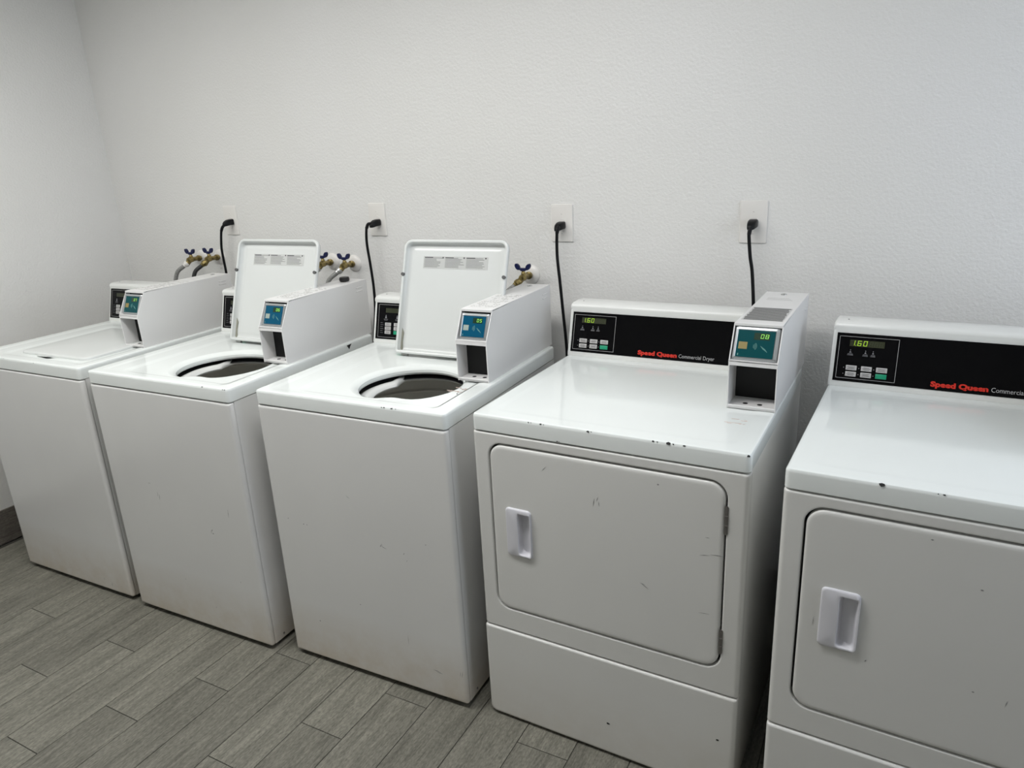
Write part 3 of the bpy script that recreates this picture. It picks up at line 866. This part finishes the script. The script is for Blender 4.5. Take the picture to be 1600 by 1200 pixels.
E = 'edge'
washer(-0.4673, -0.9190, 1.0917, 'white top-loading washer with its lid closed, beside the left wall', '07', M_teal, M_tan, False,
       [(.243, .219, .006, 20, .002), (.542, .046, .02, 80, .0012), (.50, .06, .012, 75, .0012)],
       [(.055, .001, HW - .002, .0025, E), (.22, .001, HW - .002, .0015, E), (.40, .001, HW - .003, .0016, E)],
       'white steel payment housing showing 07')
r2, l2 = washer(0.2408, -0.9133, 1.3075, 'white top-loading washer with its lid open, second machine from the left wall', '06', M_blue, M_patch, True,
       [(.238, .490, .022, 80, .0016), (.232, .50, .02, 84, .0010), (.467, .411, .010, 60, .0035), (.470, .400, .008, -30, .004), (.462, .404, .012, 85, .0012), (.558, .489, .03, 86, .0012), (.413, .105, .006, 0, .002), (.20, .535, .014, 0, .0014), (.557, .239, .006, 90, .0015), (.283, .184, .006, 90, .0015)],
       [(.546, .001, HW - .002, .0028, E), (.640, .001, HW - .002, .0022, E), (.632, .001, HW - .002, .0018, E), (.645, .0045, HW - .036, .0018, 'front')],
       'white steel payment housing showing 06')
r3, l3 = washer(0.9714, -0.8691, 1.3846, 'white top-loading washer with its lid open, directly left of the dryers', '05', M_blue, M_patch, True,
       [(.055, .505, .005, 0, .003), (.115, .497, .005, 40, .004), (.128, .497, .004, 0, .003), (.398, .484, .010, 70, .0022), (.409, .481, .022, -20, .0016), (.403, .488, .010, 95, .0015), (.478, .476, .008, 70, .0020), (.486, .455, .006, 60, .0015), (.555, .521, .006, 20, .002), (.553, .104, .024, -6, .0022), (.562, .100, .020, -3, .0018), (.639, .118, .022, 82, .0012), (.633, .118, .018, 82, .0010), (.296, .262, .005, 0, .003), (.123, .156, .006, 0, .004), (.461, .185, .03, 88, .001), (.30, .62, .015, -40, .001)],
       [(.487, .001, HW - .002, .0030, E), (.463, .001, HW - .002, .0022, E), (.455, .001, HW - .002, .0014, E), (.500, .001, HW - .002, .0012, E)],
       'white steel payment housing showing 05')
r4, l4 = dryer(1.6843, -0.8262, -1.2677, 'white front-loading dryer standing between a washer and the other dryer', '08',
       [(.330, .737, .022, 80, .0018), (.339, .747, .014, 70, .0012), (.343, .735, .012, 100, .0010), (.458, .543, .020, -30, .0016), (.452, .548, .012, -10, .0012), (.622, .667, .030, 4, .0016), (.594, .661, .02, 10, .0012), (.600, .706, .01, 0, .0012), (.598, .511, .025, 6, .0010), (.486, .813, .006, 0, .004), (.20, .80, .02, 50, .0008)],
       [(.162, .001, HD - .0025, .0022, E), (.169, .001, HD - .0025, .0012, E), (.195, .001, HD - .0025, .0026, E), (.203, .001, HD - .0025, .0013, E), (.317, .0012, HD - .0028, .0044, E), (.325, .001, HD - .0025, .0015, E), (.472, .001, HD - .0025, .0030, E), (.482, .001, HD - .0025, .0016, E), (.508, .001, HD - .0028, .0052, E), (.518, .001, HD - .0025, .0020, E), (.542, .001, HD - .0025, .0026, E), (.676, .0025, HD - .0035, .0045, E), (.238, .0005, HD - SD + .003, .0022, 'front'), (.243, .0005, HD - SD + .003, .0014, 'front'),
        (.363, -.0044, .105, .0038, 'front'), (.643, -.0044, .171, .0032, 'front'), (.048, -.0032, .020, .0032, 'front')],
       'white steel payment housing showing 08')
r5, l5 = dryer(2.4375, -0.8805, -2.4261, 'white front-loading dryer cut off by the right edge of the picture', '09',
       [(.263, .823, .006, 0, .003), (.350, .742, .006, 0, .003), (.363, .524, .005, 0, .003), (.416, .518, .014, 80, .0014), (.179, .528, .006, 60, .002), (.105, .593, .022, 4, .0014), (.076, .59, .02, 88, .0009)],
       [(.172, .0012, HD - .0026, .0052, E), (.271, .001, HD - .0025, .0024, E), (.262, .001, HD - .0025, .0012, E)],
       'white steel payment housing showing 09')

# faint residue of a torn label on the slab fronts
M_res = plain('torn_label_residue', (0.62, 0.50, 0.45), 0.6)
for (root, loc, H, x0, x1, y0, y1) in ((r3, l3, HW, .545, .622, .175, .215), (r4, l4, HD, .585, .660, .165, .200)):
    bm = BM(); rnd = random.Random(5)
    for k in range(12):
        x = rnd.uniform(x0, x1 - .02); y = rnd.uniform(y0, y1); L_ = rnd.uniform(.006, .020)
        zt = H - (.0026 if root is r3 else .0008)
        box(bm, x, x + L_, y, y + rnd.uniform(.0008, .0022), zt - .001, zt)
    if root is r3:
        for (x, y, s) in ((.612, .192, .0030), (.604, .189, .0020), (.590, .165, .0022), (.617, .197, .0016)):
            cyl(bm, (x, y, H - .0035), (x, y, H - .0024), s, n=7, mat=1)
    obj('label_residue', bm, [M_res, M_ink], root, loc, kind='stuff')

bm = BM(); prism(bm, [(.548, .906), (.575, .907), (.566, .899), (.560, .890)], -.0004, .0005, frame((WW, 0, 0), (0, 1, 0), (0, 0, 1)))
obj('edge_notch', bm, M_void, r2, l2)

# vent cap resting on the second housing
def local_to_world(root, loc, p):
    M = Matrix.Translation(root.location) @ Matrix.Rotation(root.rotation_euler.z, 4, 'Z')
    return M @ (Vector(loc) + Vector(p))
t = empty('round_cap', local_to_world(r2, l2, (.586, .655, HW + .2055)), 0, 'small round black cap lying on top of a payment housing', 'cap')
bm = BM(); lathe(bm, (0, 0, 0), (0, 0, 1), [(0, 0), (0, .0165), (.004, .0180), (.0125, .0180), (.0145, .0160), (.0145, .0)], n=28)
obj('cap_body', bm, M_rubber, t, smooth=35)
bm = BM(); lathe(bm, (0, 0, .0045), (0, 0, 1), [(0, .0182), (0, .0190), (.0022, .0190), (.0022, .0182)], n=28); obj('cap_rim', bm, M_rubber, t)

# ------------------------------------------------------------------ wall outlets and power cords
OUT = [  # plate centre x, z, machine word
    (-0.002, 1.313, 'leftmost white wall outlet plate, above the closed-lid washer'),
    (0.800, 1.314, 'white wall outlet plate between the two open washer lids'),
    (1.578, 1.300, 'white wall outlet plate above the gap between washer and dryer'),
    (2.200, 1.303, 'rightmost white wall outlet plate, above the dryer payment housing'),
]
for (x, z, lab) in OUT:
    t = empty('wall_outlet', (x, 0, z), 0, lab, 'outlet', 'wall outlets behind the machines')
    F = frame((0, 0, 0), (1, 0, 0), (0, 0, 1))      # w = -y
    bm = BM(); c = (0, 0)
    o_ = rrect(-.0395, .0395, -.062, .062, .003, 4); A = angles(c, [o_], 24)
    def LP(d, w): return [F @ Vector((q[0], q[1], w)) for q in polar(rrect(-.0395 + d, .0395 - d, -.062 + d, .062 - d, .003, 4), c, A)]
    loft(bm, [LP(0, 0), LP(0, .003), LP(.0012, .0050), LP(.006, .0058)], cap0=True, cap1=True)
    obj('cover_plate', bm, M_plate, t, smooth=40)
    bm = BM(); cyl(bm, F @ Vector((0, -.002, .004)), F @ Vector((0, -.002, .0075)), .0175, n=28); obj('receptacle', bm, M_plate, t, smooth=40)
    for v in (.030, -.034):
        bm = BM(); cyl(bm, F @ Vector((0, v, .005)), F @ Vector((0, v, .0066)), .0030, n=12)
        box(bm, -.0024, .0024, v - .0004, v + .0004, .0064, .0068, M=F, mat=1)
        obj('screw', bm, [M_plate, M_hinge], t)
CORDS = [
    ((0.006, 1.307), [(-.004, -.052, 1.290), (-.015, -.054, 1.272), (-.035, -.050, 1.205), (-.039, -.047, 1.149), (-.039, -.045, 1.078), (-.036, -.06, .95), (-.03, -.08, .80)], 'black power cord hanging behind the leftmost payment housing'),
    ((0.806, 1.304), [(.793, -.052, 1.302), (.784, -.055, 1.286), (.774, -.050, 1.229), (.776, -.045, 1.143), (.780, -.045, 1.055), (.779, -.05, .965), (.78, -.08, .84)], 'black power cord dropping between the two open-lid washers'),
    ((1.580, 1.294), [(1.584, -.050, 1.289), (1.581, -.054, 1.272), (1.576, -.046, 1.196), (1.583, -.045, 1.109), (1.592, -.045, .999), (1.602, -.047, .886), (1.61, -.06, .78)], 'black power cord dropping just left of the first dryer console'),
    ((2.201, 1.300), [(2.200, -.050, 1.288), (2.198, -.054, 1.272), (2.203, -.046, 1.208), (2.211, -.045, 1.161), (2.220, -.045, 1.059), (2.222, -.05, .98), (2.22, -.08, .84)], 'rightmost black power cord, dropping behind a dryer console'),
]
for (px, pz), pts, lab in CORDS:
    t = empty('power_cord', (px, 0, pz), 0, lab, 'power cord', 'black power cords on the wall')
    off = Vector((px, 0, pz))
    bm = BM(); n = 10; loops = []
    # angled plug: rounded block leaving the receptacle, tapering down into the cord
    for (yy, w_, h_, dz, dx) in ((-.0075, .0125, .0120, 0, 0), (-.012, .0135, .0125, 0, 0), (-.030, .0130, .0120, -.001, 0), (-.044, .0110, .0100, -.005, -.001), (-.052, .0075, .0070, -.009, -.002), (-.055, .003, .003, -.011, -.002)):
        loops.append([(dx + q[0], yy, dz + q[1]) for q in rrect(-w_, w_, -h_, h_, min(w_, h_) * .45, 3)])
    loft(bm, loops, cap0=True, cap1=True)
    e = Vector(pts[0]) - off
    obj('plug', bm, M_cord, t, smooth=50)
    bm = BM(); p1 = Vector(pts[1]) - off
    tube(bm, [Vector((0, -.040, -.004)), e, p1], .0062, n=10); obj('strain_relief', bm, M_cord, t, smooth=50)
    bm = BM(); tube(bm, [Vector(p) - off for p in pts], .0052, n=12, sub=10); obj('cord', bm, M_cord, t, smooth=60)

# ------------------------------------------------------------------ water valves and hoses
def valve(x, z, lab, lean=-.55):
    t = empty('water_valve', (x, 0, z), 0, lab, 'valve', 'brass wall valves with blue handles')
    bm = BM(); lathe(bm, (0, 0, 0), (0, -1, 0), [(0, .034), (.002, .034), (.006, .030), (.010, .020), (.0105, .010)], n=32); obj('escutcheon', bm, M_plate, t, smooth=50, label='white round wall plate')
    bm = BM()
    lathe(bm, (0, -.004, 0), (0, -1, 0), [(0, .0105), (.012, .0105), (.013, .0135), (.020, .0135), (.022, .0095), (.046, .0100), (.052, .0125), (.066, .0125), (.076, .009), (.078, 0)], n=20)
    d = Vector((lean, -.60, -.58)).normalized(); s = Vector((0, -.062, -.002))
    lathe(bm, s, d, [(0, .0085), (.012, .0100), (.018, .0115), (.026, .0115), (.026, .008)], n=20)
    lathe(bm, (0, -.058, .004), (0, -.15, 1), [(0, .0085), (.012, .0080), (.014, .0060), (.019, .0055), (.019, .0035), (.024, .0035), (.024, 0)], n=16)
    obj('valve_body', bm, M_brass, t, smooth=40)
    bm = BM()   # two-lobed wing handle
    hb = Vector((0, -.0615, .024))
    box(bm, hb.x - .010, hb.x + .010, hb.y - .0045, hb.y + .0045, hb.z - .002, hb.z + .005, bev=.002)
    box(bm, hb.x - .020, hb.x + .020, hb.y - .0045, hb.y + .0045, hb.z + .001, hb.z + .009, bev=.003)
    for sx in (-1, 1):
        M = frame(hb + Vector((sx * .0205, 0, .0125)), (1, 0, 0), (0, 0, 1))
        lobe = [((.0085 * math.cos(a) + sx * .004 * math.sin(a)), .0110 * math.sin(a)) for a in [2 * math.pi * k / 14 for k in range(14)]]
        prism(bm, lobe, -.0045, .0045, M)
    obj('valve_handle', bm, M_bluev, t, smooth=30, label='dark blue wing handle')
    return Vector((x, 0, z)) + s + d * .020, d
def hose(start, d, pts, m, lab, coup):
    t = empty('hose', start, 0, lab, 'hose', 'washer supply hoses')
    bm = BM()
    lathe(bm, (0, 0, 0), d, [(0, .0125), (.002, .0140), (.012, .0140), (.014, .0110), (.021, .0102), (.022, .0085)], n=8 if coup is M_brass else 20)
    obj('coupling', bm, coup, t, smooth=25)
    P = [d * .018, d * .026] + [Vector(p) - Vector(start) for p in pts]
    bm = BM(); tube(bm, P, .0088, n=14); obj('hose_body', bm, m, t, smooth=60)
VZ = 1.148
vs = [
    (-.232, 1.146, 'leftmost brass wall valve with a dark blue handle', [(-.300, -.150, 1.075), (-.306, -.158, 1.00), (-.30, -.15, .90), (-.29, -.14, .78)], M_hosegrey, 'leftmost grey braided supply hose, behind the leftmost payment housing', M_plate),
    (-.112, 1.152, 'second brass wall valve from the left, beside the leftmost cord', [(-.176, -.150, 1.085), (-.190, -.162, 1.02), (-.19, -.155, .90), (-.18, -.14, .78)], M_hoseblack, 'black supply hose on the second wall valve from the left', M_brass),
    (.548, 1.146, 'brass wall valve half hidden behind the edge of the open lid', [(.500, -.14, 1.085), (.488, -.155, 1.02), (.49, -.15, .90), (.49, -.14, .78)], M_hosegrey, 'grey supply hose hidden behind the open lid of the second washer', M_steel),
    (.660, 1.142, 'brass wall valve above the housing that carries the black cap', [(.613, -.145, 1.080), (.603, -.158, 1.02), (.60, -.15, .90), (.60, -.14, .78)], M_hosegrey, 'grey braided supply hose behind the housing that carries the black cap', M_steel),
    (1.452, 1.122, 'rightmost brass wall valve, behind the washer next to the dryers', [(1.405, -.14, 1.050), (1.395, -.150, .98), (1.40, -.145, .88), (1.40, -.14, .78)], M_hosegrey, 'rightmost supply hose, mostly hidden behind a payment housing', M_brass),
]
for (x, z, lab, pts, m, hlab, coup) in vs:
    pts = [(x - .046, -.108, z - .050), (x - .058, -.117, z - .088), (x - .062, -.120, z - .135), (x - .060, -.118, z - .25), (x - .06, -.115, z - .36)]
    s, d = valve(x, z, lab)
    hose(s, d, pts, m, hlab, coup)
